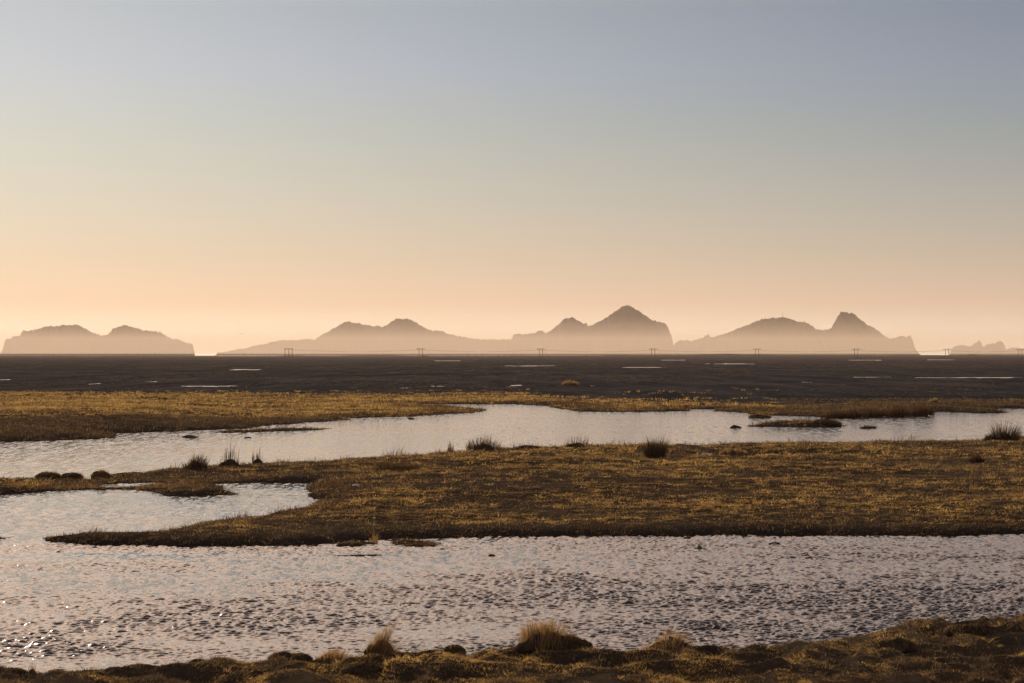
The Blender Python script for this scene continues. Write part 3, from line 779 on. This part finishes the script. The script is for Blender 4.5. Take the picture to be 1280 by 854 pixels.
# bird over the gap between the islands
db = 700.0
root = empty('flying_bird', ((302.3 - 640) / F * db, db, H + (Y0 - 417.5) / F * db), R(25))
th = np.linspace(0, 2 * np.pi, 8, endpoint=False)
V = []
for t_, r_ in ((-.22, .01), (-.15, .05), (-.03, .075), (.1, .055), (.17, .04), (.22, .035), (.27, .008)):
    for a in th: V.append((t_, math.cos(a) * r_, math.sin(a) * r_))
f = np.array([[i * 8 + k, i * 8 + (k + 1) % 8, (i + 1) * 8 + (k + 1) % 8, (i + 1) * 8 + k] for i in range(6) for k in range(8)])
mesh_np('body', np.array(V), f, FEATHER, root)
for s in (-1, 1):
    P = np.array([(.08, 0, .03), (.10, .22 * s, .12), (.02, .55 * s, .05), (-.02, .22 * s, .11), (-.08, 0, .02)])
    V = np.vstack([P, P - [0, 0, .012]])
    f3 = np.array([[0, 1, 3], [0, 3, 4], [1, 2, 3], [5, 8, 6], [5, 9, 8], [6, 8, 7]])
    f4 = np.array([[0, 5, 6, 1], [1, 6, 7, 2], [2, 7, 8, 3], [3, 8, 9, 4]])
    mesh_np('wing', V, [f3, f4], FEATHER, root, False)
tag(root, 'small dark bird flying in the sky between the left islands', 'bird')

# ------------------------------------------------------------------ air
def vol_mat(name, dens, col_, g):
    m, nt, out = mat(name)
    v = N(nt, 'ShaderNodeVolumePrincipled')
    v.inputs['Color'].default_value = (*col_, 1); v.inputs['Density'].default_value = dens; v.inputs['Anisotropy'].default_value = g
    nt.links.new(v.outputs[0], out.inputs['Volume'])
    return m
V, f = box((0, 8800, 160), (26000, 18000, 330))
o = mesh_np('haze', V, f, vol_mat('haze_air', 2.5e-5, (1.0, .79, .64), .3), None, False)
tag(o, kind='stuff')
V = np.array([[x_, y_, z_] for z_ in (7.5, 66.) for x_, y_ in ((-9000, 4350), (9000, 4350), (9000, 10500), (-9000, 10500))])
f = np.array([[0, 3, 2, 1], [4, 5, 6, 7], [0, 1, 5, 4], [1, 2, 6, 5], [2, 3, 7, 6], [3, 0, 4, 7]])
o = mesh_np('sea_mist', V, f, vol_mat('mist_air', 1.5e-4, (1.0, .81, .64), .3), None, False)
tag(o, kind='stuff')

# ------------------------------------------------------------------ sky and sun
SUN_EL, SUN_AZ = 13.0, -17.0      # azimuth from the view axis, negative = left
w = bpy.data.worlds.new('World'); S.world = w; w.use_nodes = True
nt = w.node_tree; nt.nodes.clear()
out = N(nt, 'ShaderNodeOutputWorld'); bg = N(nt, 'ShaderNodeBackground'); bg.inputs['Strength'].default_value = .1
sky = N(nt, 'ShaderNodeTexSky', sky_type='NISHITA', sun_disc=False, sun_elevation=R(SUN_EL), sun_rotation=R(SUN_AZ))
sky.air_density = 1.2; sky.dust_density = 2.5; sky.ozone_density = 1.5
tc = N(nt, 'ShaderNodeTexCoord'); sx = N(nt, 'ShaderNodeSeparateXYZ'); nt.links.new(tc.outputs['Generated'], sx.inputs[0])
def L(c): return tuple((v / 255 / 12.92 if v / 255 < .04045 else ((v / 255 + .055) / 1.055) ** 2.4) * 10 for v in c)
MX = .40
stops = [(0, (255, 238, 210)), (.008, (255, 232, 204)), (.018, (226, 196, 169)), (.034, (203, 188, 168)), (.054, (184, 184, 175)), (.078, (165, 177, 178)), (.100, (154, 168, 184)),
         (.122, (142, 158, 174)), (.17, (246, 213, 192)), (.35, (248, 210, 186)), (.6, (150, 142, 142)), (1.0, (72, 78, 92))]
# spread low elevations over the ramp: p = sqrt(z)
sq = math_(nt, 'SQRT', math_(nt, 'MAXIMUM', sx.outputs['Z'], 0.0))
rp = ramp(nt, [(math.sqrt(a), tuple(v * .1 for v in L(c))) for a, c in stops], sq)
r10 = mixc(nt, 1.0, rp.outputs[0], (10, 10, 10), 'MULTIPLY')
# brighter toward the sun
sd3 = Vec = (math.sin(R(SUN_AZ)) * math.cos(R(SUN_EL)), math.cos(R(SUN_AZ)) * math.cos(R(SUN_EL)), math.sin(R(SUN_EL)))
dt = N(nt, 'ShaderNodeVectorMath', operation='DOT_PRODUCT'); nt.links.new(tc.outputs['Generated'], dt.inputs[0]); dt.inputs[1].default_value = sd3
dm_ = math_(nt, 'MAXIMUM', dt.outputs['Value'], 0.0)
g1_ = math_(nt, 'POWER', dm_, 14.0)
up_ = N(nt, 'ShaderNodeMapRange', interpolation_type='SMOOTHSTEP'); nt.links.new(sx.outputs['Z'], up_.inputs[0])
up_.inputs[1].default_value = -.01; up_.inputs[2].default_value = .11
aw1 = N(nt, 'ShaderNodeVectorMath', operation='SCALE'); aw1.inputs[0].default_value = (.88, .84, .72); nt.links.new(g1_, aw1.inputs['Scale'])
aw2 = N(nt, 'ShaderNodeVectorMath', operation='ADD'); nt.links.new(aw1.outputs[0], aw2.inputs[0]); aw2.inputs[1].default_value = (.42, .46, .54)
low1 = N(nt, 'ShaderNodeVectorMath', operation='SCALE'); low1.inputs[0].default_value = (.50, .46, .40); nt.links.new(g1_, low1.inputs['Scale'])
low2 = N(nt, 'ShaderNodeVectorMath', operation='ADD'); nt.links.new(low1.outputs[0], low2.inputs[0]); low2.inputs[1].default_value = (.76, .77, .79)
glv = mixc(nt, up_.outputs[0], low2.outputs[0], aw2.outputs[0])
sc_ = mixc(nt, 1.0, r10, glv, 'MULTIPLY')
hi_ = N(nt, 'ShaderNodeMapRange', interpolation_type='SMOOTHSTEP'); nt.links.new(sx.outputs['Z'], hi_.inputs[0])
hi_.inputs[1].default_value = .13; hi_.inputs[2].default_value = .22; hi_.inputs[3].default_value = 1.0; hi_.inputs[4].default_value = 1.4
hs_ = N(nt, 'ShaderNodeVectorMath', operation='SCALE'); nt.links.new(sc_, hs_.inputs[0]); nt.links.new(hi_.outputs[0], hs_.inputs['Scale']); sc_ = hs_.outputs[0]
fin = mixc(nt, .97, sky.outputs[0], sc_)
# faint low cloud puffs
cn = noise_n(nt, 26, 5, .6, tc.outputs['Generated'], (1, 1, 3.0))
cr = ramp(nt, [(.50, (0, 0, 0)), (.66, (1, 1, 1))], cn.outputs['Fac'])
band = ramp(nt, [(0, (1, 1, 1)), (.006, (1, 1, 1)), (.013, (0, 0, 0))], sx.outputs['Z'])
cf = mixc(nt, 1.0, cr.outputs[0], band.outputs[0], 'MULTIPLY')
cf2 = math_(nt, 'MULTIPLY', cf, .5)
fin = mixc(nt, cf2, fin, (11.5, 9.6, 7.6))
nt.links.new(fin, bg.inputs[0]); nt.links.new(bg.outputs[0], out.inputs[0])

ld = bpy.data.lights.new('sun', 'SUN'); ld.energy = 3.2; ld.angle = R(.5); ld.color = (1.0, .84, .66)
lo = bpy.data.objects.new('sun', ld); COL.objects.link(lo)
from mathutils import Vector
lo.rotation_euler = Vector((-sd3[0], -sd3[1], -sd3[2])).to_track_quat('-Z', 'Y').to_euler()
lo.location = (-20, 60, 60)

# ------------------------------------------------------------------ camera
cd = bpy.data.cameras.new('camera'); cd.lens = 100; cd.sensor_width = 36; cd.clip_start = .5; cd.clip_end = 90000
co = bpy.data.objects.new('camera', cd); COL.objects.link(co)
co.location = (0, 0, H); co.rotation_euler = (R(90) + math.atan((Y0 - 427) / F), 0, 0)
cd.dof.use_dof = True; cd.dof.focus_distance = 125; cd.dof.aperture_fstop = 7.1
S.camera = co
S.render.engine = 'CYCLES'
S.cycles.volume_bounces = 1
S.cycles.max_bounces = 6
S.cycles.sample_clamp_indirect = 6
S.cycles.sample_clamp_direct = 10
S.cycles.use_denoising = True
S.cycles.denoising_prefilter = 'ACCURATE'
S.view_settings.view_transform = 'Standard'; S.view_settings.look = 'None'
S.view_settings.exposure = 0.17; S.view_settings.gamma = 1
